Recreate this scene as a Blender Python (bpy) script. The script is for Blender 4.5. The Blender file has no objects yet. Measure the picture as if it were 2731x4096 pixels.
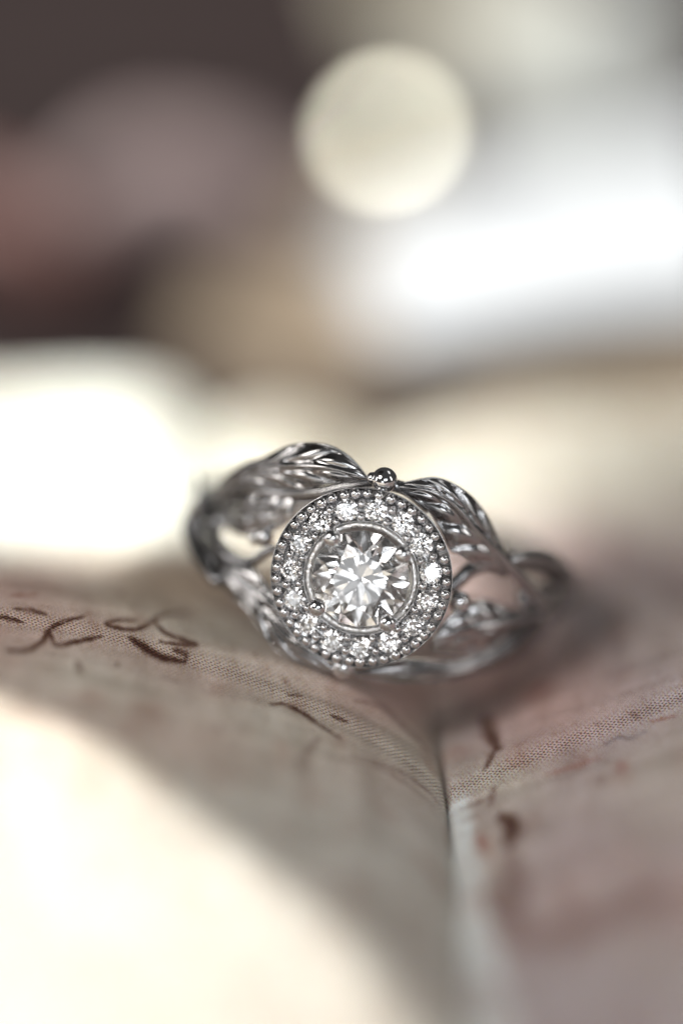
import bpy, math, random
import numpy as np
from mathutils import Vector, Matrix, noise

random.seed(7)
rng = np.random.default_rng(7)
scene = bpy.context.scene
scene.unit_settings.system = 'METRIC'
scene.unit_settings.scale_length = 0.001          # one unit is one millimetre
COL = scene.collection
R_ = math.radians

# ------------------------------------------------------------------ camera
W_PX, H_PX = 2731.0, 4096.0
S = 0.01233               # millimetres per photo pixel in the plane of focus
ELEV = R_(25.0)           # camera looks down by this angle
DIST = 250.0
GX, GY = 1785.0, 3203.0   # gutter of the book in the plane of focus = world origin
CR = np.array([1.0, 0.0, 0.0])
CU = np.array([0.0, math.sin(ELEV), math.cos(ELEV)])
CF = np.array([0.0, math.cos(ELEV), -math.sin(ELEV)])
TGT = (W_PX/2-GX)*S*CR + (GY-H_PX/2)*S*CU
CAM = TGT - DIST*CF

cam_d = bpy.data.cameras.new('camera')
cam = bpy.data.objects.new('camera', cam_d)
COL.objects.link(cam)
m3 = Matrix((CR, CU, -CF)).transposed()
cam.matrix_world = Matrix.Translation(CAM.tolist()) @ m3.to_4x4()
cam_d.sensor_fit = 'VERTICAL'
cam_d.sensor_height = 36.0
cam_d.sensor_width = 24.0
cam_d.lens = 36.0*DIST/(H_PX*S)
cam_d.clip_start = 5.0
cam_d.clip_end = 5000.0
cam_d.dof.use_dof = True
cam_d.dof.focus_distance = DIST
APERTURE = 35.0           # entrance pupil diameter in mm
cam_d.dof.aperture_fstop = cam_d.lens*1e-3/APERTURE
cam_d.dof.aperture_blades = 0
scene.camera = cam

# ------------------------------------------------------------------ world, lamps, exposure
world = bpy.data.worlds.new('World')
scene.world = world
world.use_nodes = True
bg = world.node_tree.nodes['Background']
bg.inputs['Color'].default_value = (1.0, 0.97, 0.95, 1)
bg.inputs['Strength'].default_value = 0.032

SUN_DIR = Vector((-0.42, 0.42, 0.80)).normalized()      # towards the sun
sun_d = bpy.data.lights.new('sun', 'SUN')
sun_d.energy = 3.6
sun_d.angle = R_(3.5)
sun_d.color = (1.0, 0.975, 0.915)
sun = bpy.data.objects.new('sun', sun_d)
COL.objects.link(sun)
sun.rotation_euler = SUN_DIR.to_track_quat('Z', 'Y').to_euler()

def area_lamp(name, direction, dist, sx, sy, radiance, color=(1, 1, 1), aim=(-4.0, 6.0, 8.0), roll=0.0):
    d = bpy.data.lights.new(name, 'AREA')
    d.shape = 'RECTANGLE'
    d.size, d.size_y = sx, sy
    d.energy = radiance*math.pi*sx*sy
    d.color = color
    o = bpy.data.objects.new(name, d)
    COL.objects.link(o)
    v = Vector(direction).normalized()
    o.location = Vector(aim) + v*dist
    q = v.to_track_quat('Z', 'Y')
    o.rotation_euler = (q @ Matrix.Rotation(roll, 4, 'Z').to_quaternion()).to_euler()
    return o

area_lamp('window_light', (-0.62, -0.42, 0.66), 420, 170, 170, 4.6, (1.0, 0.95, 0.90))
area_lamp('overhead_light', (0.50, 0.30, 0.80), 420, 200, 100, 0.7, (1.0, 0.98, 0.96))  # added soft source, puts highlights on the leaf tops
area_lamp('side_light', (0.85, -0.30, 0.34), 450, 80, 240, 1.9, (1.0, 0.96, 0.93))  # added strip source for metal highlights, lifts the side of the band
area_lamp('left_light', (-0.94, -0.12, 0.22), 430, 90, 200, 1.9, (1.0, 0.98, 0.97))  # added source that gives the left strands their pale edges
area_lamp('front_light', (0.20, -0.90, 0.44), 480, 200, 120, 4.0, (0.94, 0.97, 1.0))  # added source that brightens the diamond and the small stones
area_lamp('low_front_light', (-0.30, -0.95, 0.12), 520, 200, 150, 0.85, (0.96, 0.98, 1.0))  # added low source for a white veil on the diamond's table

vs = scene.view_settings
vs.view_transform = 'Standard'
vs.look = 'None'
vs.exposure = 1.0
vs.gamma = 1.0
vs.use_curve_mapping = False
scene.render.engine = 'CYCLES'
cy = scene.cycles
cy.max_bounces = 20
cy.transmission_bounces = 20
cy.glossy_bounces = 10
cy.diffuse_bounces = 3
cy.caustics_reflective = False
cy.caustics_refractive = False
cy.sample_clamp_indirect = 12.0
cy.blur_glossy = 0.0
cy.use_denoising = True

# ------------------------------------------------------------------ picture geometry helpers
def on_focus(X, Y):
    return (X-GX)*S*CR + (GY-Y)*S*CU

def ray(X, Y):
    d = on_focus(X, Y) - CAM
    return d/np.linalg.norm(d)

def on_z(X, Y, z):
    d = ray(X, Y)
    return CAM + d*((z-CAM[2])/d[2])

def on_y(X, Y, y):
    d = ray(X, Y)
    return CAM + d*((y-CAM[1])/d[1])

def project(P):
    q = P - CAM
    dep = q @ CF
    return GX + 0*dep + ((q @ CR)/dep*DIST - (GX-W_PX/2)*S*-1*0)/S + (W_PX/2-GX), H_PX/2 - (q @ CU)/dep*DIST/S

def smooth(a, b, x):
    t = np.clip((x-a)/(b-a), 0, 1)
    return t*t*(3-2*t)

# ------------------------------------------------------------------ mesh helpers
def mesh_obj(name, verts, faces, mat=None, parent=None, smooth_shade=True):
    me = bpy.data.meshes.new(name)
    me.from_pydata([tuple(map(float, v)) for v in verts], [], faces)
    me.update()
    if smooth_shade:
        me.polygons.foreach_set('use_smooth', [True]*len(me.polygons))
    if mat:
        me.materials.append(mat)
    o = bpy.data.objects.new(name, me)
    COL.objects.link(o)
    if parent:
        o.parent = parent
    return o

def link_copy(src, parent, matrix=None):
    c = src.copy()
    COL.objects.link(c)
    c.parent = parent
    if matrix is not None:
        c.matrix_local = matrix
    return c

def grid_faces(n, m, flip=False, off=0):
    f = []
    for i in range(n-1):
        for j in range(m-1):
            a, b, c, d = off+i*m+j, off+i*m+j+1, off+(i+1)*m+j+1, off+(i+1)*m+j
            f.append((a, d, c, b) if flip else (a, b, c, d))
    return f

def slab_from_grid(top, bottom):
    """closed solid between two grids of points (n, m, 3)"""
    n, m = top.shape[:2]
    V = np.concatenate([top.reshape(-1, 3), bottom.reshape(-1, 3)])
    k = n*m
    F = grid_faces(n, m) + grid_faces(n, m, True, k)
    rim = [(i, 0) for i in range(n)] + [(n-1, j) for j in range(1, m)] + [(i, m-1) for i in range(n-2, -1, -1)] + [(0, j) for j in range(m-2, 0, -1)]
    idx = [i*m+j for i, j in rim]
    for a, b in zip(idx, idx[1:]+idx[:1]):
        F.append((a, a+k, b+k, b))
    return V, F

def resample(pts, n):
    pts = np.asarray(pts, float)
    # smooth Catmull-Rom then even steps
    P = np.concatenate([[2*pts[0]-pts[1]], pts, [2*pts[-1]-pts[-2]]])
    out = []
    for i in range(1, len(P)-2):
        for t in np.linspace(0, 1, 16, endpoint=False):
            a, b, c, d = P[i-1], P[i], P[i+1], P[i+2]
            out.append(0.5*((2*b)+(c-a)*t+(2*a-5*b+4*c-d)*t*t+(3*b-a-3*c+d)*t**3))
    out.append(P[-2])
    out = np.array(out)
    L = np.concatenate([[0], np.cumsum(np.linalg.norm(np.diff(out, axis=0), axis=1))])
    q = np.linspace(0, L[-1], n)
    return np.stack([np.interp(q, L, out[:, k]) for k in range(out.shape[1])], 1)

def tag(o, label=None, cat=None, kind=None, group=None):
    if label: o['label'] = label
    if cat: o['category'] = cat
    if kind: o['kind'] = kind
    if group: o['group'] = group
    return o

# ------------------------------------------------------------------ material helpers
def new_mat(name):
    m = bpy.data.materials.new(name)
    m.use_nodes = True
    nt = m.node_tree
    return m, nt, nt.nodes['Principled BSDF']

def nd(nt, typ, **kw):
    n = nt.nodes.new(typ)
    for k, v in kw.items():
        setattr(n, k, v)
    return n

def math_node(nt, op, a, b=None, c=None):
    n = nt.nodes.new('ShaderNodeMath')
    n.operation = op
    for i, v in enumerate((a, b, c)):
        if v is None: continue
        if isinstance(v, (int, float)): n.inputs[i].default_value = v
        else: nt.links.new(v, n.inputs[i])
    return n.outputs[0]

def mat_metal(name, color, rough, bump_scale, bump_strength, rough_var=0.08):
    m, nt, b = new_mat(name)
    b.inputs['Metallic'].default_value = 1.0
    b.inputs['Base Color'].default_value = (*color, 1)
    tc = nd(nt, 'ShaderNodeTexCoord')
    n1 = nd(nt, 'ShaderNodeTexNoise'); n1.inputs['Scale'].default_value = bump_scale
    n1.inputs['Detail'].default_value = 5
    nt.links.new(tc.outputs['Object'], n1.inputs['Vector'])
    bp = nd(nt, 'ShaderNodeBump'); bp.inputs['Strength'].default_value = bump_strength
    bp.inputs['Distance'].default_value = 0.05
    nt.links.new(n1.outputs['Fac'], bp.inputs['Height'])
    nt.links.new(bp.outputs['Normal'], b.inputs['Normal'])
    n2 = nd(nt, 'ShaderNodeTexNoise'); n2.inputs['Scale'].default_value = 1.3
    nt.links.new(tc.outputs['Object'], n2.inputs['Vector'])
    r = math_node(nt, 'MULTIPLY_ADD', n2.outputs['Fac'], rough_var*2, rough-rough_var)
    nt.links.new(r, b.inputs['Roughness'])
    return m

M_GOLD = mat_metal('white_gold', (0.45, 0.447, 0.452), 0.17, 1.6, 0.12)
M_BEAD = mat_metal('polished_white_gold', (0.72, 0.72, 0.73), 0.10, 6.0, 0.06, 0.03)
M_HALO = mat_metal('satin_white_gold', (0.55, 0.545, 0.545), 0.24, 3.0, 0.3, 0.08)
M_SEAT = mat_metal('brushed_white_gold', (0.88, 0.87, 0.86), 0.30, 4.0, 1.0, 0.16)

def mat_diamond():
    m = bpy.data.materials.new('diamond')
    m.use_nodes = True
    nt = m.node_tree
    nt.nodes.remove(nt.nodes['Principled BSDF'])
    out = nt.nodes['Material Output']
    prev = None
    for col, ior in (((1, 1, 1), 2.417),):
        g = nd(nt, 'ShaderNodeBsdfGlass')
        g.inputs['Color'].default_value = (*[c*0.985 for c in col], 1)
        g.inputs['Roughness'].default_value = 0.0
        g.inputs['IOR'].default_value = ior
        if prev is None:
            prev = g.outputs[0]
        else:
            a = nd(nt, 'ShaderNodeAddShader')
            nt.links.new(prev, a.inputs[0]); nt.links.new(g.outputs[0], a.inputs[1])
            prev = a.outputs[0]
    nt.links.new(prev, out.inputs['Surface'])
    return m
M_DIA = mat_diamond()

def mat_cloth(name, color, rough=0.8, scale=2.0, var=0.15, bump=0.3):
    m, nt, b = new_mat(name)
    tc = nd(nt, 'ShaderNodeTexCoord')
    n = nd(nt, 'ShaderNodeTexNoise'); n.inputs['Scale'].default_value = scale; n.inputs['Detail'].default_value = 6
    nt.links.new(tc.outputs['Object'], n.inputs['Vector'])
    cr = nd(nt, 'ShaderNodeValToRGB')
    cr.color_ramp.elements[0].position = 0.3; cr.color_ramp.elements[1].position = 0.7
    cr.color_ramp.elements[0].color = (*[c*(1-var) for c in color], 1)
    cr.color_ramp.elements[1].color = (*[min(1, c*(1+var)) for c in color], 1)
    nt.links.new(n.outputs['Fac'], cr.inputs['Fac'])
    nt.links.new(cr.outputs['Color'], b.inputs['Base Color'])
    b.inputs['Roughness'].default_value = rough
    bp = nd(nt, 'ShaderNodeBump'); bp.inputs['Strength'].default_value = bump; bp.inputs['Distance'].default_value = 0.2
    nt.links.new(n.outputs['Fac'], bp.inputs['Height'])
    nt.links.new(bp.outputs['Normal'], b.inputs['Normal'])
    return m

# ------------------------------------------------------------------ table
TABLE_Z = -4.2
def mat_wood():
    m, nt, b = new_mat('dark_wood')
    tc = nd(nt, 'ShaderNodeTexCoord')
    mp = nd(nt, 'ShaderNodeMapping'); mp.inputs['Scale'].default_value = (0.02, 0.25, 0.25)
    nt.links.new(tc.outputs['Object'], mp.inputs['Vector'])
    n = nd(nt, 'ShaderNodeTexNoise'); n.inputs['Scale'].default_value = 1.0; n.inputs['Detail'].default_value = 8
    nt.links.new(mp.outputs['Vector'], n.inputs['Vector'])
    cr = nd(nt, 'ShaderNodeValToRGB')
    cr.color_ramp.elements[0].position = 0.35; cr.color_ramp.elements[1].position = 0.7
    cr.color_ramp.elements[0].color = (0.017, 0.0120, 0.0122, 1)
    cr.color_ramp.elements[1].color = (0.030, 0.022, 0.022, 1)
    nt.links.new(n.outputs['Fac'], cr.inputs['Fac'])
    nt.links.new(cr.outputs['Color'], b.inputs['Base Color'])
    b.inputs['Roughness'].default_value = 0.9
    b.inputs['Specular IOR Level'].default_value = 0.05
    return m
tb = []
for i in range(31):
    for j in range(31):
        tb.append((-450+30*i, -350+35*j, TABLE_Z))
table = mesh_obj('table_top', tb, [tuple(reversed(f)) for f in grid_faces(31, 31)], mat_wood())
tag(table, kind='structure')

# ------------------------------------------------------------------ open book
# cross-section of both pages where the plane of focus cuts them (photo pixels)
LP = [(1784, 3205), (1775, 3190), (1740, 3143), (1655, 3063), (1570, 2999), (1400, 2884), (1161, 2785), (982, 2709), (759, 2637), (536, 2566), (295, 2508), (0, 2463)]
RP = [(1786, 3205), (1803, 3172), (1943, 3109), (2130, 3024), (2291, 2961), (2504, 2876), (2731, 2782)]
FAR_V = on_z(1540, 1700, -0.5)
YF = float(FAR_V[1])
NEAR_V = on_z(1868, 4096, 0.0)
def gutter_x(y):
    y = np.asarray(y, float)
    return np.where(y > 0, FAR_V[0]*(y/YF), NEAR_V[0]*(y/NEAR_V[1]))

def prof(points, extra):
    d, h = [], []
    for X, Y in points:
        p = on_focus(X, Y)
        d.append(p[0]-float(gutter_x(p[1]))); h.append(p[2])
    for a, b in extra:
        d.append(a); h.append(b)
    o = np.argsort(d)
    return np.array(d)[o], np.array(h)[o]
def prof_far(points, extra):
    d, h = [], []
    for X, Y in points:
        p = on_y(X, Y+95, YF)
        d.append(p[0]-FAR_V[0]); h.append(p[2])
    for a, b in extra:
        d.append(a); h.append(b)
    o = np.argsort(d)
    return np.array(d)[o], np.array(h)[o]

L0 = prof(LP, [(-28, 8.9), (-38, 9.1), (-52, 8.0), (-75, 5.0)])
R0 = prof(RP, [(19, 7.2), (28, 8.6), (42, 9.2), (60, 8.2), (75, 6.4)])
LFAR = prof_far([(1540, 1700), (1420, 1650), (1250, 1575), (1080, 1545), (960, 1580), (860, 1640), (780, 1560), (690, 1470), (560, 1440), (300, 1440), (0, 1450)], [(-40, 4.6), (-55, 4.0), (-75, 2.0)])
RFAR = prof_far([(1540, 1700), (1700, 1640), (1900, 1570), (2150, 1530), (2400, 1530), (2731, 1545)], [(30, 3.4), (45, 3.0), (60, 2.6), (75, 2.0)])

def sm_interp(x, xp, fp):
    # piecewise-linear profile softened a little
    r = 0
    for o, w in ((-0.5, .2), (-.25, .2), (0, .2), (.25, .2), (.5, .2)):
        sc = np.minimum(1.0, np.abs(x)/1.5)
        r = r + w*np.interp(x+o*sc, xp, fp)
    return r

SAG = 1.2
def page_z(d, y):
    """height of the page surface, d = distance from the gutter (left negative)"""
    d = np.asarray(d, float); y = np.asarray(y, float)
    near = np.where(d < 0, sm_interp(d, *L0), sm_interp(d, *R0))
    far = np.where(d < 0, sm_interp(d, *LFAR), sm_interp(d, *RFAR))
    side = smooth(-10.0, -18.0, d)+smooth(9.0, 16.0, d)      # the outer parts flatten sooner than the gutter
    t = np.clip((y-6.0)/(YF-10.0-18.0*side), 0, 1)
    t = t*t*(3-2*t)
    z = near*(1-t)+far*t
    # the pages give way under the weight of the ring
    z = z - SAG*np.exp(-((d+3.0)/9.0)**2)*smooth(3.0, 12.0, y)*(1-smooth(26.0, 42.0, y))
    z = z + 0.05*np.sin(d*0.5+y*0.21)*smooth(1, 8, np.abs(d))*smooth(6, 16, np.abs(y))
    z = z + 0.75*np.exp(-((d+6.0)/4.5)**2)*smooth(3.0, 5.5, y)*(1-smooth(8.0, 12.0, y))
    z = z - 0.28*np.exp(-(d/0.12)**2)*smooth(-16.0, -3.0, y)
    return z

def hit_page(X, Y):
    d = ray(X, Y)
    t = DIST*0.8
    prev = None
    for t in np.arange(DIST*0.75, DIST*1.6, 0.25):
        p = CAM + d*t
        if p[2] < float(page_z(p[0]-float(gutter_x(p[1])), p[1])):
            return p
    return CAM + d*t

# strokes of printed handwriting: photo pixels of polyline, width px, strength
DARK, RED, MAUVE, BLUE = (0.088, 0.038, 0.030), (0.30, 0.13, 0.11), (0.17, 0.105, 0.105), (0.16, 0.15, 0.19)
STROKES_L = [
    ([(-30, 2462), (40, 2474), (95, 2490)], 15, .9, DARK), ([(60, 2434), (120, 2440), (185, 2458)], 13, .8, DARK),
    ([(30, 2602), (90, 2604), (135, 2590), (177, 2561), (196, 2523), (249, 2490), (335, 2466)], 17, .95, DARK),
    ([(201, 2533), (225, 2578), (287, 2571), (354, 2557), (411, 2545)], 16, .95, DARK),
    ([(545, 2482), (478, 2480), (425, 2492), (459, 2509), (536, 2518), (584, 2504), (612, 2480), (670, 2456), (746, 2452)], 13, .9, DARK),
    ([(612, 2480), (660, 2530), (737, 2561), (790, 2582), (708, 2575), (640, 2566)], 14, .9, DARK),
    ([(520, 2550), (584, 2595), (631, 2623), (689, 2640), (737, 2646)], 25, 1., DARK), ([(700, 2600), (745, 2618), (740, 2648)], 18, .8, DARK),
    ([(312, 2650), (324, 2690)], 19, .75, DARK), ([(466, 2655), (474, 2660)], 15, .7, DARK),
    ([(515, 2900), (540, 2910)], 34, .55, RED), ([(865, 2910), (878, 2920)], 28, .5, MAUVE), ([(970, 2910), (984, 2918)], 26, .5, MAUVE),
    ([(480, 2375), (496, 2384)], 28, .6, MAUVE), ([(1085, 2816), (1138, 2818), (1215, 2856), (1282, 2904), (1360, 2952)], 12, .95, DARK),
    ([(1150, 2780), (1210, 2782)], 10, .7, DARK), ([(1275, 2950), (1232, 3005), (1207, 3059), (1236, 3115)], 24, .5, MAUVE),
    ([(1325, 2862), (1390, 2890)], 12, .8, DARK), ([(1400, 3016), (1570, 3075), (1697, 3155), (1765, 3225)], 10, .55, MAUVE),
    ([(1300, 3020), (1480, 3060), (1620, 3130), (1740, 3230)], 9, .4, MAUVE),
    ([(1420, 2800), (1527, 2829), (1612, 2906), (1680, 2965), (1742, 3045)], 14, .6, MAUVE),
    ([(40, 2382), (155, 2380)], 10, .6, RED), ([(-20, 2260), (250, 2290)], 9, .4, RED), ([(-20, 2300), (230, 2320)], 9, .4, RED), ([(-20, 2230), (160, 2245)], 9, .4, RED),
    ([(300, 2850), (345, 2870)], 34, .35, MAUVE), ([(640, 2700), (720, 2730)], 14, .3, MAUVE), ([(800, 2760), (960, 2800)], 10, .25, MAUVE),
    ([(1380, 3500), (1430, 3560)], 70, .35, MAUVE), ([(700, 3060), (760, 3110)], 40, .3, MAUVE),
]
STROKES_R = [
    ([(1938, 2870), (1960, 2935), (1990, 2990)], 36, .9, DARK), ([(1985, 2985), (1963, 3030), (1938, 3078)], 13, .8, DARK),
    ([(1975, 3150), (1960, 3220)], 18, .55, MAUVE), ([(2005, 3272), (2045, 3300), (2038, 3345), (2026, 3375)], 46, 1., DARK),
    ([(1914, 3346), (1942, 3410)], 38, .65, RED), ([(2042, 3420), (2058, 3560), (2035, 3640)], 70, .5, MAUVE),
    ([(1963, 3580), (2018, 3694), (2128, 3755), (2285, 3725), (2520, 3630), (2780, 3570)], 78, .5, MAUVE),
    ([(1910, 3950), (1930, 4040)], 110, .45, MAUVE), ([(2183, 3097), (2269, 3074), (2403, 3027)], 9, .6, RED),
    ([(2418, 2980), (2470, 2950), (2520, 2952), (2583, 2925)], 8, .6, BLUE), ([(2599, 2887), (2705, 2862)], 8, .6, RED), ([(2470, 3072), (2498, 3058)], 34, .5, RED),
    ([(1840, 3240), (1960, 3190)], 10, .4, MAUVE), ([(1840, 3290), (1930, 3250)], 9, .35, MAUVE),
    ([(2090, 2800), (2200, 2740)], 40, .35, RED),
]

def seg_dist(px, py, pts):
    best = np.full(px.shape, 1e9); bt = np.zeros(px.shape)
    m = len(pts)-1
    for i, ((x0, y0), (x1, y1)) in enumerate(zip(pts[:-1], pts[1:])):
        dx, dy = x1-x0, y1-y0
        t = np.clip(((px-x0)*dx+(py-y0)*dy)/(dx*dx+dy*dy+1e-9), 0, 1)
        r = np.hypot(px-x0-t*dx, py-y0-t*dy)
        k = r < best
        best = np.where(k, r, best); bt = np.where(k, (i+t)/m, bt)
    return best, bt

def vnoise(x, y, s, seed):
    out = np.empty(x.shape)
    fx, fy, fo = x.ravel()/s, y.ravel()/s, out.ravel()
    for i in range(fx.size):
        fo[i] = noise.noise(Vector((fx[i], fy[i], seed)))
    return fo.reshape(x.shape)

def page_colours(P, d, y, left):
    px, py = project(P.reshape(-1, 3))
    px = px.reshape(d.shape); py = py.reshape(d.shape)
    n1 = vnoise(d, y, 9.0, 3.1 if left else 8.4)
    n2 = vnoise(d, y*0.25, 1.1, 5.0)      # drawn-out brush streaks
    n2b = vnoise(d*0.12, y, 0.8, 15.0)
    n3 = vnoise(d, y, 3.2, 7.7)
    base = np.array((0.43, 0.375, 0.315)) if left else np.array((0.360, 0.298, 0.295))
    col = np.ones(d.shape+(3,))*base
    pink = np.array((0.45, 0.290, 0.262)); green = np.array((0.435, 0.392, 0.33)); warm = np.array((0.45, 0.34, 0.25))
    def mix(c, w):
        nonlocal col
        col = col*(1-w[..., None]) + c*w[..., None]
    mix(green, np.clip(n1*1.1, 0, .6)); mix(pink, np.clip(-n1*1.1, 0, .5))
    if left:
        mix(warm, 0.85*np.exp(-((px-800)/420)**2-((py-2330)/150)**2))  # warm darkening painted in for the shade left of the ring
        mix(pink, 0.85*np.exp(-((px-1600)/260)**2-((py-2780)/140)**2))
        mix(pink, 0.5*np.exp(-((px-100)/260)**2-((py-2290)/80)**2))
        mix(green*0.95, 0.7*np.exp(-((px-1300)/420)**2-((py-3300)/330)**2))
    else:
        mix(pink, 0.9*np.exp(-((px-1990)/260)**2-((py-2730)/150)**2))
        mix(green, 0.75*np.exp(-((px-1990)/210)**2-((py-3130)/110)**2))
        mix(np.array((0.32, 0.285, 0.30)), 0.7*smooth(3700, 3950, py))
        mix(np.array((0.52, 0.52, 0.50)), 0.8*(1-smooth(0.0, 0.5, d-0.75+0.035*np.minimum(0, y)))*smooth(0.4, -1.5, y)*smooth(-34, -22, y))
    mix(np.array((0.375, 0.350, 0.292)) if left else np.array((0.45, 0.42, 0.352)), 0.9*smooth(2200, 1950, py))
    if left: mix(np.array((0.54, 0.52, 0.455)), 0.85*smooth(1150, 650, px-0.35*(py-1700))*smooth(2300, 2100, py))  # paler paper painted where the sun falls, so the far mound goes white
    if left: mix(np.array((0.412, 0.382, 0.340)), 0.8*smooth(2950, 3350, py))  # near page whitened in its colour to help the sun patch read white
    bl = vnoise(d, y*0.6, 1.5, 21.0 if left else 27.0); bl2 = vnoise(d, y*0.5, 0.7, 31.0)
    mix(np.array((0.30, 0.175, 0.145)), 0.55*smooth(0.18, 0.6, bl)*(0.6+0.4*bl2))
    mix(np.array((0.20, 0.12, 0.10)), 0.5*smooth(0.35, 0.7, bl2)*smooth(0.0, 0.4, n3))
    col *= (1+0.14*n2+0.16*n2b+0.08*n3)[..., None]
    wob = 3.0*vnoise(px, py, 22.0, 2.2)
    grain = 5.0*vnoise(px, py*2.0, 9.0, 6.2)
    grain2 = vnoise(px, py*1.5, 45.0, 9.2)
    for pts, w, k, c in (STROKES_L if left else STROKES_R):
        w *= 1.12 if left else 1.35
        dd, tt = seg_dist(px, py, resample(pts, 24).tolist())
        ww = w*(0.55+0.5*np.sin(np.pi*np.clip(tt*1.05, 0, 1))**0.8)*(1+0.22*grain2)
        dd = dd + (wob+grain)*min(1.0, w/14)
        mk = k*(1-smooth(0.12, 1.05, dd/ww))*(1-0.7*np.clip(grain2, 0, 1))
        mix(np.array(c), mk)
    return np.clip(col, 0.02, 0.9)

def mat_page():
    m, nt, b = new_mat('printed_paper')
    at = nd(nt, 'ShaderNodeAttribute', attribute_name='print')
    pg = nd(nt, 'ShaderNodeAttribute', attribute_name='sheet')
    col = at.outputs['Color']
    sep = nd(nt, 'ShaderNodeSeparateColor'); nt.links.new(col, sep.inputs[0])
    lum = math_node(nt, 'MULTIPLY_ADD', sep.outputs[1], -1.6, 0.62)      # darker print: larger dots
    jn = nd(nt, 'ShaderNodeTexNoise'); jn.inputs['Scale'].default_value = 2.6; jn.inputs['Detail'].default_value = 3
    nt.links.new(pg.outputs['Vector'], jn.inputs['Vector'])
    jit = math_node(nt, 'MULTIPLY_ADD', jn.outputs['Fac'], 2.0, -1.0)
    for ang, per, ink, k in ((38, 0.225, (0.07, 0.055, 0.06), 0.40), (71, 0.235, (0.72, 0.34, 0.42), 0.36), (4, 0.215, (1.0, 0.86, 0.34), 0.42)):
        mp = nd(nt, 'ShaderNodeMapping'); mp.inputs['Rotation'].default_value = (0, 0, R_(ang))
        sc_ = 2*math.pi/per
        mp.inputs['Scale'].default_value = (sc_, sc_, sc_)
        nt.links.new(pg.outputs['Vector'], mp.inputs['Vector'])
        sx = nd(nt, 'ShaderNodeSeparateXYZ'); nt.links.new(mp.outputs['Vector'], sx.inputs[0])
        v = math_node(nt, 'ADD', math_node(nt, 'COSINE', sx.outputs[0]), math_node(nt, 'COSINE', sx.outputs[1]))
        thr = math_node(nt, 'MULTIPLY_ADD', math_node(nt, 'ADD', lum, k), 2.2, -1.9)
        v = math_node(nt, 'ADD', v, jit)
        mr = nd(nt, 'ShaderNodeMapRange'); mr.interpolation_type = 'SMOOTHSTEP'
        nt.links.new(math_node(nt, 'ADD', v, thr), mr.inputs['Value'])
        mr.inputs['From Min'].default_value = -0.25; mr.inputs['From Max'].default_value = 0.35
        mr.inputs['To Max'].default_value = 0.85
        mx = nd(nt, 'ShaderNodeMix', data_type='RGBA', blend_type='MULTIPLY')
        nt.links.new(mr.outputs[0], mx.inputs['Factor'])
        nt.links.new(col, mx.inputs['A'])
        mx.inputs['B'].default_value = (*ink, 1)
        col = mx.outputs['Result']
    gain = nd(nt, 'ShaderNodeMix', data_type='RGBA', blend_type='MULTIPLY')
    gain.inputs['Factor'].default_value = 1.0
    nt.links.new(col, gain.inputs['A']); gain.inputs['B'].default_value = (1.68, 1.86, 2.02, 1)
    nt.links.new(gain.outputs['Result'], b.inputs['Base Color'])
    b.inputs['Roughness'].default_value = 0.55
    b.inputs['Specular IOR Level'].default_value = 0.3
    tn = nd(nt, 'ShaderNodeTexNoise'); tn.inputs['Scale'].default_value = 6.0; tn.inputs['Detail'].default_value = 6
    nt.links.new(pg.outputs['Vector'], tn.inputs['Vector'])
    bp = nd(nt, 'ShaderNodeBump'); bp.inputs['Strength'].default_value = 0.25; bp.inputs['Distance'].default_value = 0.03
    nt.links.new(tn.outputs['Fac'], bp.inputs['Height']); nt.links.new(bp.outputs['Normal'], b.inputs['Normal'])
    return m
M_PAGE = mat_page()

book = bpy.data.objects.new('open_book', None)
COL.objects.link(book)
tag(book, 'open book with tan and mauve printed pages and brown handwriting, ring lying in its gutter', 'book')

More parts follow.
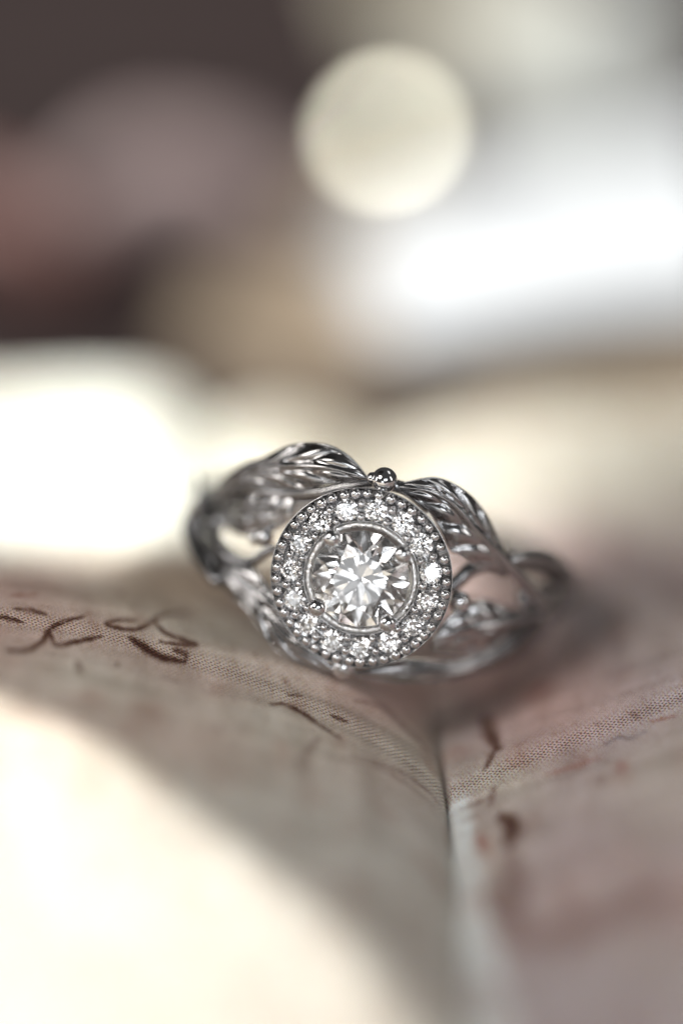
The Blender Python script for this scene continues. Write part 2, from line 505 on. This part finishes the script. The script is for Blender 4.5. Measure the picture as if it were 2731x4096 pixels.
def build_page(left):
    fine = 0.22
    if left:
        ds = np.concatenate([np.linspace(-70, -31, 14), np.arange(-30, -1.5, 0.1), np.arange(-1.5, 0.0, 0.07), [0.0]])
    else:
        ds = np.concatenate([[0.0], np.arange(0.1, 1.5, 0.07), np.arange(1.5, 20, 0.1), np.linspace(21, 70, 16)])
    ys = np.concatenate([np.linspace(-75, -31, 12), np.arange(-30, -5, 0.3), np.arange(-5, 9, 0.085), np.arange(9, 14, 0.3), np.arange(14.0, YF, 0.6), [YF]])
    D, Y = np.meshgrid(ds, ys, indexing='ij')
    Z = page_z(D, Y)
    X = gutter_x(Y)+D
    top = np.stack([X, Y, Z], -1)
    # paper thickness measured straight down
    bot = top.copy(); bot[..., 2] -= 0.11
    V, F = slab_from_grid(top, bot)
    F = [tuple(reversed(f)) for f in F]
    o = mesh_obj('page', V, F, M_PAGE, book)
    o['label'] = 'printed page sweeping up from the gutter, half in sun' if left else 'printed page on the shaded side of the gutter'
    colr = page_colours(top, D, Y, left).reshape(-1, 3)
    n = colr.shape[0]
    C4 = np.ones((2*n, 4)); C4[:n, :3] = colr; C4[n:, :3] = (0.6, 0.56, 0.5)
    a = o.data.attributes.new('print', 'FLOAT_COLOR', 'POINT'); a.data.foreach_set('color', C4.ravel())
    arc = np.concatenate([np.zeros((1, D.shape[1])), np.cumsum(np.hypot(np.diff(D, axis=0), np.diff(Z, axis=0)), axis=0)])
    sh = np.stack([arc, Y, np.zeros_like(Y)], -1).reshape(-1, 3)
    a = o.data.attributes.new('sheet', 'FLOAT_VECTOR', 'POINT'); a.data.foreach_set('vector', np.concatenate([sh, sh]).ravel())
    # the block of pages underneath
    ds2 = np.linspace(-69, -0.02, 50) if left else np.linspace(0.02, 69, 50)
    ys2 = np.linspace(-74, YF-0.3, 50)
    D, Y = np.meshgrid(ds2, ys2, indexing='ij')
    t2 = np.stack([gutter_x(Y)+D, Y, page_z(D, Y)-0.45], -1)
    b2 = t2.copy(); b2[..., 2] = TABLE_Z+0.62
    V, F = slab_from_grid(t2, b2)
    pb = mesh_obj('page_block', V, [tuple(reversed(f)) for f in F], M_BLOCK, book)
    return o

def mat_block():
    m, nt, b = new_mat('page_edges')
    tc = nd(nt, 'ShaderNodeTexCoord')
    w = nd(nt, 'ShaderNodeTexWave'); w.bands_direction = 'Z'; w.inputs['Scale'].default_value = 3.0
    w.inputs['Distortion'].default_value = 1.5
    nt.links.new(tc.outputs['Object'], w.inputs['Vector'])
    cr = nd(nt, 'ShaderNodeValToRGB')
    cr.color_ramp.elements[0].color = (0.42, 0.36, 0.28, 1); cr.color_ramp.elements[1].color = (0.66, 0.60, 0.50, 1)
    nt.links.new(w.outputs['Fac'], cr.inputs['Fac']); nt.links.new(cr.outputs['Color'], b.inputs['Base Color'])
    b.inputs['Roughness'].default_value = 0.8
    return m
M_BLOCK = mat_block()
build_page(True)
build_page(False)
# the cover boards under the page blocks
cv = []
for z in (TABLE_Z+0.02, TABLE_Z+0.60):
    for y in np.linspace(-78, YF+2.0, 8):
        for x in np.linspace(-74, 74, 8):
            cv.append((x+float(gutter_x(y)), y, z))
A = np.array(cv).reshape(2, 8, 8, 3)
V, F = slab_from_grid(A[1], A[0])
mesh_obj('cover', V, [tuple(reversed(f)) for f in F], mat_cloth('book_cover', (0.16, 0.07, 0.05)), book, False)

# ------------------------------------------------------------------ unseen board added above the frame to shade the middle of the book
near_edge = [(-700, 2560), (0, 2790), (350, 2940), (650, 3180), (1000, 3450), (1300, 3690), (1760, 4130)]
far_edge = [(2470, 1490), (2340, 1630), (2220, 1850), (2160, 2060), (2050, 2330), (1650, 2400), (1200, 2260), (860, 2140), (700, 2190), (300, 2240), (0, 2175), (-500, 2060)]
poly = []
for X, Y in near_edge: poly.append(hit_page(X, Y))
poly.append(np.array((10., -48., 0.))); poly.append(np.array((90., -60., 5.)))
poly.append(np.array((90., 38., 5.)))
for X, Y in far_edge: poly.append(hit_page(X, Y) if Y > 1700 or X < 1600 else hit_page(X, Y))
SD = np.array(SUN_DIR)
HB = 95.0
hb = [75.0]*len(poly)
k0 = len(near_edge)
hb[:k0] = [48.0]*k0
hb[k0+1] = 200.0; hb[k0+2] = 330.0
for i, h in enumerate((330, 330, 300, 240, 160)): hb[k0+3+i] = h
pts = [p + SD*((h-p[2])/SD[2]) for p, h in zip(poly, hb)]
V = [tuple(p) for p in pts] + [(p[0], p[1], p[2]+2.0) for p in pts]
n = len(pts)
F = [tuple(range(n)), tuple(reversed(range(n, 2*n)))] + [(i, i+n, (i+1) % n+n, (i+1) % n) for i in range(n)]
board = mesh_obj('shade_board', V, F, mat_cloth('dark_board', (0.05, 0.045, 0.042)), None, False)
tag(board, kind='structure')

# ------------------------------------------------------------------ the ring
def cam_vec(r, u, b):
    v = r*CR + u*CU - b*CF
    return v/np.linalg.norm(v)
HALO = on_focus(1443, 2314)
N = cam_vec(-math.sin(R_(5.0)), -math.sin(R_(8.0)), 1.0)
ROLL = R_(-13.0)
B = math.cos(ROLL)*CR + math.sin(ROLL)*CU
B = B - N*(B @ N); B /= np.linalg.norm(B)
A_ = np.cross(N, B)
RH = 10.9                        # from the finger's axis to the face of the halo
O = HALO - N*RH
RL = 9.5                         # radius at which the leaves lie
MW = Matrix((( B[0], A_[0], N[0], HALO[0]), (B[1], A_[1], N[1], HALO[1]), (B[2], A_[2], N[2], HALO[2]), (0, 0, 0, 1)))

ring = bpy.data.objects.new('diamond_ring', None)
COL.objects.link(ring)
ring.matrix_world = MW
tag(ring, 'white gold ring with round diamond, halo of small stones and carved leaf shoulders', 'ring')
MWI = np.array(MW.inverted())
def local(P):
    P = np.asarray(P, float)
    return P @ MWI[:3, :3].T + MWI[:3, 3]

def on_cyl(X, Y, rad):
    """photo pixel -> point on a cylinder round the finger's axis"""
    d = ray(X, Y)
    w0 = CAM - O
    dp = d - A_*(d @ A_); wp = w0 - A_*(w0 @ A_)
    a = dp @ dp; b = 2*(dp @ wp); c = wp @ wp - rad*rad
    disc = b*b-4*a*c
    t = (-b-math.sqrt(disc))/(2*a) if disc > 0 else -b/(2*a)
    P = CAM + d*t
    if disc <= 0:     # pull onto the surface
        q = P-O; ax = A_*(q @ A_); r = q-ax
        P = O+ax+r*(rad/np.linalg.norm(r))
    return P

def radial(P):
    q = P-O
    r = q-A_*(q @ A_)
    return r/np.linalg.norm(r)

# --- lathe
def lathe(profile, seg=96):
    V, F = [], []
    n = len(profile)
    for k in range(seg):
        a = 2*math.pi*k/seg
        for r, z in profile:
            V.append((r*math.cos(a), r*math.sin(a), z))
    for k in range(seg):
        k2 = (k+1) % seg
        for i in range(n-1):
            F.append((k*n+i, k2*n+i, k2*n+i+1, k*n+i+1))
    return V, F

halo_prof = [(3.0, -2.6), (3.7, -2.2), (4.25, -1.4), (4.46, -0.60), (4.505, -0.32), (4.495, -0.27), (4.465, -0.27), (4.45, -0.33),
             (4.43, -0.44), (4.02, -0.40), (3.97, -0.44), (3.95, -0.72), (3.4, -0.74), (2.90, -0.70), (2.89, -0.16), (2.85, -0.12), (2.82, -0.14), (2.79, -0.25), (2.77, -0.75), (2.72, -0.80)]
V, F = lathe(halo_prof, 128)
halo = mesh_obj('halo_setting', V, [tuple(reversed(f)) for f in F], M_HALO, ring)
# the seat under the stone: a ring milled with an uneven bright edge
seat_prof = [(2.78, -0.9), (2.77, -0.30), (2.75, -0.22), (2.66, -0.17), (2.54, -0.20), (2.49, -0.28), (2.46, -0.75), (1.6, -1.9), (0.6, -2.5)]
V, F = lathe(seat_prof, 320)
V = [(x*(1+0.010*noise.noise(Vector((x*7, y*7, 0)))), y*(1+0.004*noise.noise(Vector((x*5, y*5, 3)))), z+0.06*noise.noise(Vector((x*7, y*7, 9)))) for x, y, z in V]
seat = mesh_obj('stone_seat', V, [tuple(reversed(f)) for f in F], M_SEAT, ring)

def gem_mesh(name, R, table=0.55, crown=34.5, pav=40.9, girdle=0.03):
    hc = (1-table)*math.tan(R_(crown)); hp = math.tan(R_(pav))
    V = []
    def ring_pts(r, z, off, n):
        s = len(V)
        for k in range(n):
            a = off+2*math.pi*k/n
            V.append((r*math.cos(a)*R, r*math.sin(a)*R, z*R))
        return s
    h = math.pi/8
    T = ring_pts(table, girdle+hc, 0, 8)
    rm = 0.77
    M = ring_pts(rm, girdle+hc*(1-rm*math.cos(h))/(1-table), h, 8)
    G = ring_pts(1, girdle, 0, 16)
    G2 = ring_pts(1, -girdle, 0, 16)
    rp = 0.235
    Pm = ring_pts(rp, -girdle-hp*(1-rp*math.cos(h)), h, 8)
    C = len(V); V.append((0, 0, (-girdle-hp)*R))
    F = [tuple(T+k for k in range(8))]
    for k in range(8):
        k1 = (k+1) % 8; km = (k-1) % 8
        F.append((T+k, M+k, T+k1))
        F.append((T+k, M+km, G+2*k, M+k))
        F.append((M+k, G+2*k, G+2*k+1)); F.append((M+k, G+2*k+1, G+(2*k+2) % 16))
        F.append((G2+2*k, Pm+km, C, Pm+k))
        F.append((Pm+k, G2+2*k+1, G2+2*k)); F.append((Pm+k, G2+(2*k+2) % 16, G2+2*k+1))
    for k in range(16):
        k1 = (k+1) % 16
        F.append((G+k, G2+k, G2+k1, G+k1))
    me = bpy.data.meshes.new(name)
    me.from_pydata(V, [], F); me.update()
    import bmesh
    bm = bmesh.new(); bm.from_mesh(me); bmesh.ops.recalc_face_normals(bm, faces=bm.faces); bm.to_mesh(me); bm.free()
    me.materials.append(M_DIA)
    return me

dia = bpy.data.objects.new('round_diamond', gem_mesh('round_diamond', 2.43))
COL.objects.link(dia); dia.parent = ring
dia.location = (0, 0, 0.05); dia.rotation_euler = (R_(1.0), R_(-1.5), R_(9))
dia['label'] = 'large round brilliant diamond in the middle of the halo'

def sphere_mesh(name, r, mat, seg=20, rings=12, squash=1.0):
    V, F = [(0, 0, r*squash)], []
    for i in range(1, rings):
        t = math.pi*i/rings
        for k in range(seg):
            a = 2*math.pi*k/seg
            V.append((r*math.sin(t)*math.cos(a), r*math.sin(t)*math.sin(a), r*squash*math.cos(t)))
    V.append((0, 0, -r*squash))
    for k in range(seg):
        F.append((0, 1+k, 1+(k+1) % seg))
        for i in range(rings-2):
            a, b = 1+i*seg, 1+(i+1)*seg
            F.append((a+k, b+k, b+(k+1) % seg, a+(k+1) % seg))
        F.append((len(V)-1, 1+(rings-2)*seg+(k+1) % seg, 1+(rings-2)*seg+k))
    me = bpy.data.meshes.new(name)
    me.from_pydata(V, [], F); me.update()
    me.polygons.foreach_set('use_smooth', [True]*len(me.polygons))
    me.materials.append(mat)
    return me

small_gem = gem_mesh('small_diamond', 0.565, 0.57)
bead_me = sphere_mesh('setting_bead', 0.26, M_BEAD, 20, 14, 1.7)
mill_me = sphere_mesh('milgrain_bead', 0.27, M_BEAD)
NST = 15
def put(me, name, x, y, z, parent=halo, rot=None, scale=1.0):
    o = bpy.data.objects.new(name, me)
    COL.objects.link(o); o.parent = parent
    o.location = (x, y, z); o.scale = (scale,)*3
    if rot: o.rotation_euler = rot
    return o
A0 = R_(5.5+13.0)
for k in range(NST):
    a = A0+2*math.pi*k/NST
    tilt = R_(11)           # the face of the halo falls away outwards
    q = Matrix.Rotation(a, 3, 'Z') @ Matrix.Rotation(tilt, 3, 'Y') @ Matrix.Rotation(random.uniform(0, .8), 3, 'Z') @ Matrix.Rotation(R_(random.uniform(-9, 9)), 3, 'X') @ Matrix.Rotation(R_(random.uniform(-7, 7)), 3, 'Y')
    put(small_gem, 'small_diamond', 3.46*math.cos(a), 3.46*math.sin(a), -0.10, halo, q.to_euler())
    g = a+math.pi/NST
    for rr, zz in ((3.06, -0.20), (3.70, -0.26)):
        j = g+random.uniform(-.012, .012)
        put(bead_me, 'setting_bead', rr*math.cos(j), rr*math.sin(j), zz, halo, None, random.uniform(.85, 1.12))
    for i in range(3):
        j = a+2*math.pi/NST*(i-1)/3+random.uniform(-.01, .01)
        put(mill_me, 'milgrain_bead', 4.19*math.cos(j), 4.19*math.sin(j), -0.27, halo, None, random.uniform(.88, 1.06))

# --- four prongs, bent over the girdle
def sweep(path, radii, seg=14, aspect=None, up=None):
    path = [Vector(p) for p in path]
    V, F = [], []
    n = len(path)
    for i, p in enumerate(path):
        t = (path[min(i+1, n-1)]-path[max(i-1, 0)]).normalized()
        u = Vector(up[i]) if up is not None else Vector((0, 0, 1)) if abs(t.z) < .9 else Vector((1, 0, 0))
        s = t.cross(u).normalized(); u = s.cross(t).normalized()
        for k in range(seg):
            a = 2*math.pi*k/seg
            asp = aspect[i] if aspect is not None else 1.0
            V.append(p + s*(math.cos(a)*radii[i]*asp) + u*(math.sin(a)*radii[i]))
    for i in range(n-1):
        for k in range(seg):
            k1 = (k+1) % seg
            F.append((i*seg+k, i*seg+k1, (i+1)*seg+k1, (i+1)*seg+k))
    F.append(tuple(range(seg-1, -1, -1))); F.append(tuple((n-1)*seg+k for k in range(seg)))
    return V, F

for ang in (32+13, 123+13, 213+13, 303+13):
    a = R_(ang); c, s = math.cos(a), math.sin(a)
    prof_ = [(2.66, -1.2), (2.68, -0.5), (2.68, 0.1), (2.66, 0.40), (2.58, 0.62), (2.46, 0.74)]
    P = resample([(r*c, r*s, z) for r, z in prof_], 14)
    V, F = sweep(P, np.linspace(0.26, 0.33, 14), 14, None, [(-s, c, 0)]*14)
    pr = mesh_obj('prong', V, F, M_BEAD, ring)
    tip = put(sphere_mesh('prong_tip', 0.46, M_BEAD, 28, 18, 0.92), 'prong_tip', 2.50*c, 2.50*s, 0.68, pr)

# --- leaves and vines
def leaf(name, e1, mid, e2, nv=7, lift=0.0, dome=0.55, vein=0.16, rib=0.11, thick=0.75, n=110, m=41, slant=1.0, label=None):
    E1, MD, E2 = resample(e1, n), resample(mid, n), resample(e2, n)
    cs = np.linspace(-1, 1, m)
    top = np.zeros((n, m, 3)); bot = np.zeros((n, m, 3))
    for i in range(n):
        t = i/(n-1)
        env = math.sin(math.pi*min(1, max(0, t*0.94+0.03)))**0.5
        for j, c in enumerate(cs):
            p = MD[i]*(1-abs(c)) + (E1[i] if c < 0 else E2[i])*abs(c)
            ph = nv*(t - slant*0.16*abs(c))
            fr = abs((ph % 1.0)-0.5)*2           # 1 at a groove, 0 between
            groove = -vein*(fr**2.2)*smooth(0.06, 0.25, abs(c))*(1-0.5*smooth(.8, 1, abs(c)))
            lobe = vein*0.8*(1-fr*fr)*smooth(0.1, 0.5, abs(c))*(1-smooth(.75, 1., abs(c)))
            ridge = rib*math.exp(-(c/0.13)**2) - rib*0.6*math.exp(-((abs(c)-0.2)/0.1)**2)
            edge = 0.10*math.exp(-((abs(c)-0.93)/0.06)**2)
            h = lift + dome*(1-abs(c)**1.8)*env + (groove+lobe+ridge+edge)*math.sin(math.pi*min(1, max(0, t*0.94+0.03)))**1.2
            top[i, j] = on_cyl(p[0], p[1], RL+h)
            nrm = radial(top[i, j])
            bot[i, j] = top[i, j]-nrm*(thick*(0.35+0.65*(1-c*c))*max(env, .35)+0.1)
    V, F = slab_from_grid(local(top), local(bot))
    o = mesh_obj(name, V, F, M_GOLD, ring)
    if label: o['label'] = label
    return o

def vine(name, pix, r0, r1, lift=0.0, n=40, aspect=1.0, mid_r=None, label=None):
    Q = resample(pix, n)
    P = np.array([on_cyl(x, y, RL+lift) for x, y in Q])
    up = [tuple(local(radial(p)+HALO)-local(HALO)) for p in P]
    t = np.linspace(0, 1, n)
    rad = r0+(r1-r0)*t
    if mid_r: rad = rad + (mid_r-(r0+r1)/2)*np.sin(math.pi*t)
    V, F = sweep(local(P), rad, 16, [aspect]*n, up)
    o = mesh_obj(name, V, F, M_GOLD, ring)
    if label: o['label'] = label
    return o

# upper leaf, photo left
leaf('leaf', [(811, 2004), (872, 1926), (930, 1880), (987, 1849), (1044, 1832), (1102, 1805), (1159, 1780), (1236, 1771), (1310, 1782), (1380, 1818), (1430, 1862), (1465, 1905)],
     [(811, 2006), (880, 1950), (950, 1905), (1040, 1876), (1130, 1864), (1230, 1864), (1330, 1875), (1400, 1893), (1465, 1913)],
     [(811, 2008), (872, 1992), (930, 1958), (991, 1936), (1025, 1934), (1083, 1947), (1159, 1953), (1236, 1950), (1300, 1936), (1400, 1925), (1465, 1920)],
     nv=5, lift=0.25, slant=1.5, vein=0.15, label='broad veined leaf above the halo on the side facing the sunlit page')
# curled leaf tucked below it
leaf('leaf', [(830, 2012), (900, 1985), (960, 1962), (1020, 1955), (1083, 1966), (1130, 1972), (1166, 1984)],
     [(830, 2020), (900, 2030), (960, 2040), (1020, 2040), (1083, 2035), (1130, 2028), (1166, 2015)],
     [(830, 2028), (865, 2062), (910, 2110), (968, 2140), (1030, 2140), (1095, 2118), (1166, 2080)],
     nv=4, lift=-0.35, dome=0.35, vein=0.07, label='small curled leaf tucked under the broad leaf')
# lower leaf, photo left
leaf('leaf', [(785, 2010), (835, 2080), (880, 2160), (930, 2222), (986, 2249), (1035, 2316), (1085, 2380), (1130, 2450), (1200, 2540), (1290, 2630), (1360, 2680)],
     [(770, 2040), (810, 2130), (850, 2210), (905, 2280), (965, 2345), (1015, 2410), (1075, 2480), (1140, 2550), (1230, 2618), (1350, 2688)],
     [(752, 2060), (748, 2120), (776, 2185), (825, 2265), (878, 2334), (932, 2392), (990, 2445), (1040, 2515), (1079, 2575), (1137, 2624), (1213, 2655), (1345, 2696)],
     nv=6, lift=0.45, dome=0.35, vein=0.11, slant=1.3, label='long slim leaf curving under the halo towards the page')
vine('vine', [(905, 2195), (960, 2235), (1010, 2240), (1060, 2205), (1100, 2190)], .24, .24, -0.35)
# upper leaf, photo right
leaf('leaf', [(1590, 1938), (1643, 1925), (1717, 1912), (1765, 1916), (1824, 1939), (1878, 1976), (1928, 2030), (1965, 2088), (1998, 2150), (2030, 2205), (2060, 2245)],
     [(1592, 1950), (1650, 1953), (1710, 1962), (1765, 1985), (1810, 2015), (1850, 2052), (1890, 2100), (1935, 2148), (1990, 2212), (2045, 2268)],
     [(1594, 1960), (1640, 1990), (1690, 2020), (1746, 2090), (1795, 2198), (1837, 2223), (1887, 2258), (1935, 2276), (1985, 2285), (2030, 2290)],
     nv=5, lift=0.2, vein=0.16, slant=-1.7, label='broad leaf with feathered veins above the halo on the shaded side')
vine('vine', [(1930, 2146), (1990, 2213), (2073, 2306), (2150, 2402), (2215, 2450)], .28, .42, 0.35, label='leaf stem running down into the band')
vine('vine', [(1790, 2352), (1830, 2322), (1880, 2280), (1950, 2262), (2010, 2285)], .36, .38, -0.55)
vine('vine', [(2000, 2235), (2070, 2240), (2150, 2262), (2225, 2300), (2270, 2350)], .35, .55, -0.2)
# lower leaf, photo right
leaf('leaf', [(1750, 2520), (1800, 2470), (1850, 2430), (1900, 2410), (1960, 2402), (2010, 2420), (2060, 2440), (2130, 2445)],
     [(1735, 2560), (1790, 2540), (1851, 2523), (1936, 2502), (2029, 2486), (2080, 2472), (2135, 2452)],
     [(1726, 2602), (1784, 2612), (1873, 2620), (1940, 2598), (2007, 2552), (2060, 2515), (2138, 2462)],
     nv=4, lift=-0.1, dome=0.45, vein=0.08, slant=-1.0, label='small leaf below the halo beside the band')
vine('vine', [(1900, 2510), (1980, 2496), (2060, 2478), (2140, 2452), (2220, 2410), (2275, 2370)], .2, .5, 0.3)
leaf('leaf', [(1420, 2685), (1500, 2662), (1600, 2640), (1700, 2640), (1806, 2652), (1895, 2636), (1985, 2597), (2052, 2545), (2110, 2500), (2180, 2460)],
     [(1420, 2697), (1500, 2694), (1600, 2690), (1700, 2690), (1820, 2683), (1920, 2660), (2010, 2622), (2080, 2572), (2140, 2520), (2205, 2470)],
     [(1420, 2708), (1500, 2720), (1600, 2733), (1717, 2733), (1829, 2717), (1940, 2690), (2029, 2653), (2096, 2612), (2163, 2550), (2225, 2485)],
     nv=4, lift=-0.1, dome=0.45, vein=0.04, label='long slim leaf along the lower edge beside the gutter')
vine('vine', [(806, 1998), (768, 2050), (752, 2105), (772, 2178), (812, 2250), (872, 2330)], .26, .3, 0.75, mid_r=.42, label='pale outer strand along the sunlit shoulder')
vine('vine', [(793, 1893), (800, 1940), (812, 1992)], .10, .2, 0.5)
vine('vine', [(2045, 2238), (2130, 2226), (2215, 2250), (2272, 2310), (2282, 2365), (2240, 2425), (2160, 2470)], .3, .4, 0.35, mid_r=.5, label='strand curling round the side of the band')
# beads at the four sides of the halo
for X, Y, rr, lf in ((1537, 1920, 0.64, 0.45), (1836, 2406, 0.56, 0.2), (1372, 2668, 0.60, 0.2), (1056, 2146, 0.46, 0.2)):
    p = local(on_cyl(X, Y, RL+lf))
    put(sphere_mesh('bead', rr, M_BEAD, 32, 20), 'bead', *p, parent=ring)
for X, Y, rr, lf in ((1490, 1912, 0.3, 0.5), (1020, 2152, 0.3, 0.0)):
    p = local(on_cyl(X, Y, RL+lf))
    put(sphere_mesh('bead', rr, M_BEAD, 24, 16), 'bead', *p, parent=ring)

vine('vine', [(985, 1950), (1080, 1966), (1170, 1975), (1290, 1966), (1400, 1938), (1500, 1925), (1560, 1935)], .3, .3, -0.35)
vine('vine', [(1500, 1932), (1570, 1940), (1640, 1965), (1720, 2030)], .3, .35, -0.2)
# --- band round the back
P, rad, up = [], [], []
nB = 90
for i in range(nB):
    f = R_(56)+(R_(360-112))*i/(nB-1)
    dirv = np.array((math.sin(f), 0, math.cos(f)))
    P.append(tuple(dirv*(RL-0.15)+np.array((0, 0.0, -RH))))
    up.append(tuple(dirv)); e_ = min(i, nB-1-i)/12.0; rad.append(0.72*min(1.0, 0.35+0.65*e_))
V, F = sweep(P, rad, 20, [1.55]*nB, up)
band = mesh_obj('band', V, F, M_GOLD, ring)
# ------------------------------------------------------------------ things behind the book, far out of focus
def roll(name, pix, zc, radii, mat, seg=28, n=40, wrinkle=0.12, aspect=1.0):
    Q = resample([on_z(x, y, zc) for x, y in pix], n)
    t = np.linspace(0, 1, n)
    r = np.interp(t, np.linspace(0, 1, len(radii)), radii)
    V, F = sweep(Q, r, seg, [aspect]*n, [(0, 0, 1)]*n)
    V = [v + Vector((0, 0, 1))*0 + (noise.noise_vector(Vector(v)*0.35)*wrinkle*float(r.max())) for v in V]
    lo = min(v.z for v in V)
    V = [Vector((v.x, v.y, v.z-lo+TABLE_Z+0.02)) for v in V]
    return mesh_obj(name, V, F, mat)

def sheet(name, corners, z, mat, nx=24, ny=24, curl=0.6, th=0.25):
    c = [on_z(x, y, z) for x, y in corners]          # four corners in order
    top = np.zeros((nx, ny, 3))
    for i in range(nx):
        for j in range(ny):
            u, v = i/(nx-1), j/(ny-1)
            p = (c[0]*(1-u)+c[1]*u)*(1-v)+(c[3]*(1-u)+c[2]*u)*v
            p = p+np.array((0, 0, curl*(0.5+0.5*noise.noise(Vector((p[0]*.06, p[1]*.06, 4.0)))) ))
            top[i, j] = p
    bot = top.copy(); bot[..., 2] -= th
    V, F = slab_from_grid(top, bot)
    return mesh_obj(name, V, [tuple(reversed(f)) for f in F], mat)

o = sheet('brown_paper', [(700, 1420), (950, 820), (2950, 620), (3000, 1900)], TABLE_Z+0.4, mat_cloth('kraft_paper', (0.215, 0.166, 0.116), 0.8, .3))
tag(o, 'blurred brown wrapping paper on the table behind the book', 'paper')
o = sheet('napkin', [(1530, 1420), (1380, 960), (2950, 540), (2950, 1210)], TABLE_Z+3.0, mat_cloth('white_linen', (0.54, 0.57, 0.61)), curl=1.6, th=1.2)
tag(o, 'blurred folded white napkin in bright sun behind the book', 'napkin')
o = roll('mauve_cloth', [(300, 960), (600, 860), (900, 880), (1150, 950)], TABLE_Z+3, [2.2, 4.0, 3.8, 1.6], mat_cloth('mauve_cloth', (0.26, 0.20, 0.20)))
tag(o, 'blurred dull mauve cloth folded on the dark table', 'cloth')
o = roll('leather_strap', [(-300, 900), (-60, 980), (160, 1060), (330, 1120)], TABLE_Z+2.5, [3.5, 3.4, 3.0, 2.0], mat_cloth('red_leather', (0.115, 0.045, 0.038), .6))
tag(o, 'blurred red-brown leather strap at the picture edge above the sunlit page', 'strap')
o = sheet('grey_paper', [(1700, 360), (1880, -260), (2540, -260), (2540, 640)], TABLE_Z+0.9, mat_cloth('grey_paper', (0.36, 0.38, 0.375), .8, .2))
tag(o, 'blurred pale grey sheet of paper on the table behind the white napkin', 'paper')
o = sheet('cream_card', [(1560, 130), (1500, -240), (2150, -240), (2080, 150)], TABLE_Z+2.0, mat_cloth('cream_card', (0.40, 0.37, 0.29), .8, .2), th=0.4)
tag(o, 'blurred cream card lying across the grey paper at the top', 'card')

# a small brass stud whose polished slanted top throws the sun at the camera
sp = on_z(1545, 530, TABLE_Z+7.5)
view = Vector((CAM-sp).tolist()).normalized()
half = (view+SUN_DIR).normalized()
q = half.to_track_quat('Z', 'Y')
SEG = 40
rings_ = [[q @ Vector((r*math.cos(2*math.pi*k/SEG), r*math.sin(2*math.pi*k/SEG), z)) + Vector(sp.tolist()) for k in range(SEG)]
          for r, z in ((0.02, 0.02), (0.7, 0.018), (1.3, 0.0), (1.4, -0.06), (1.45, -0.18))]
base_c = Vector((sp[0], sp[1], 0))
for r, z in ((1.6, TABLE_Z+4.0), (1.7, TABLE_Z+1.2), (2.2, TABLE_Z+0.4), (2.25, TABLE_Z+0.02)):
    rings_.append([Vector((base_c.x+r*math.cos(2*math.pi*k/SEG), base_c.y+r*math.sin(2*math.pi*k/SEG), z)) for k in range(SEG)])
V = [v for rr in rings_ for v in rr]
F = [(a*SEG+k, a*SEG+(k+1) % SEG, (a+1)*SEG+(k+1) % SEG, (a+1)*SEG+k) for a in range(len(rings_)-1) for k in range(SEG)]
F.append(tuple(range(SEG)))
M_BRASS = mat_metal('brass', (0.97, 0.955, 0.82), 0.46, 1.0, 0.0, 0.01)
o = mesh_obj('brass_stud', V, [tuple(reversed(f)) for f in F], M_BRASS)
tag(o, 'tiny shiny brass stud seen as a pale yellow disc of light', 'stud')

# ------------------------------------------------------------------ clearance read-out of ring against page
def ring_clearance():
    bpy.context.view_layer.update()
    worst = []
    for ob in ring.children_recursive:
        if ob.type != 'MESH': continue
        nv = len(ob.data.vertices)
        co = np.empty(nv*3); ob.data.vertices.foreach_get('co', co); co = co.reshape(-1, 3)
        mw = np.array(ob.matrix_world)
        w = co @ mw[:3, :3].T+mw[:3, 3]
        cl = w[:, 2]-page_z(w[:, 0]-gutter_x(w[:, 1]), w[:, 1])
        i = int(cl.argmin())
        worst.append((float(cl[i]), ob.name, tuple(np.round(w[i], 1))))
    worst.sort()
    return worst[:8]
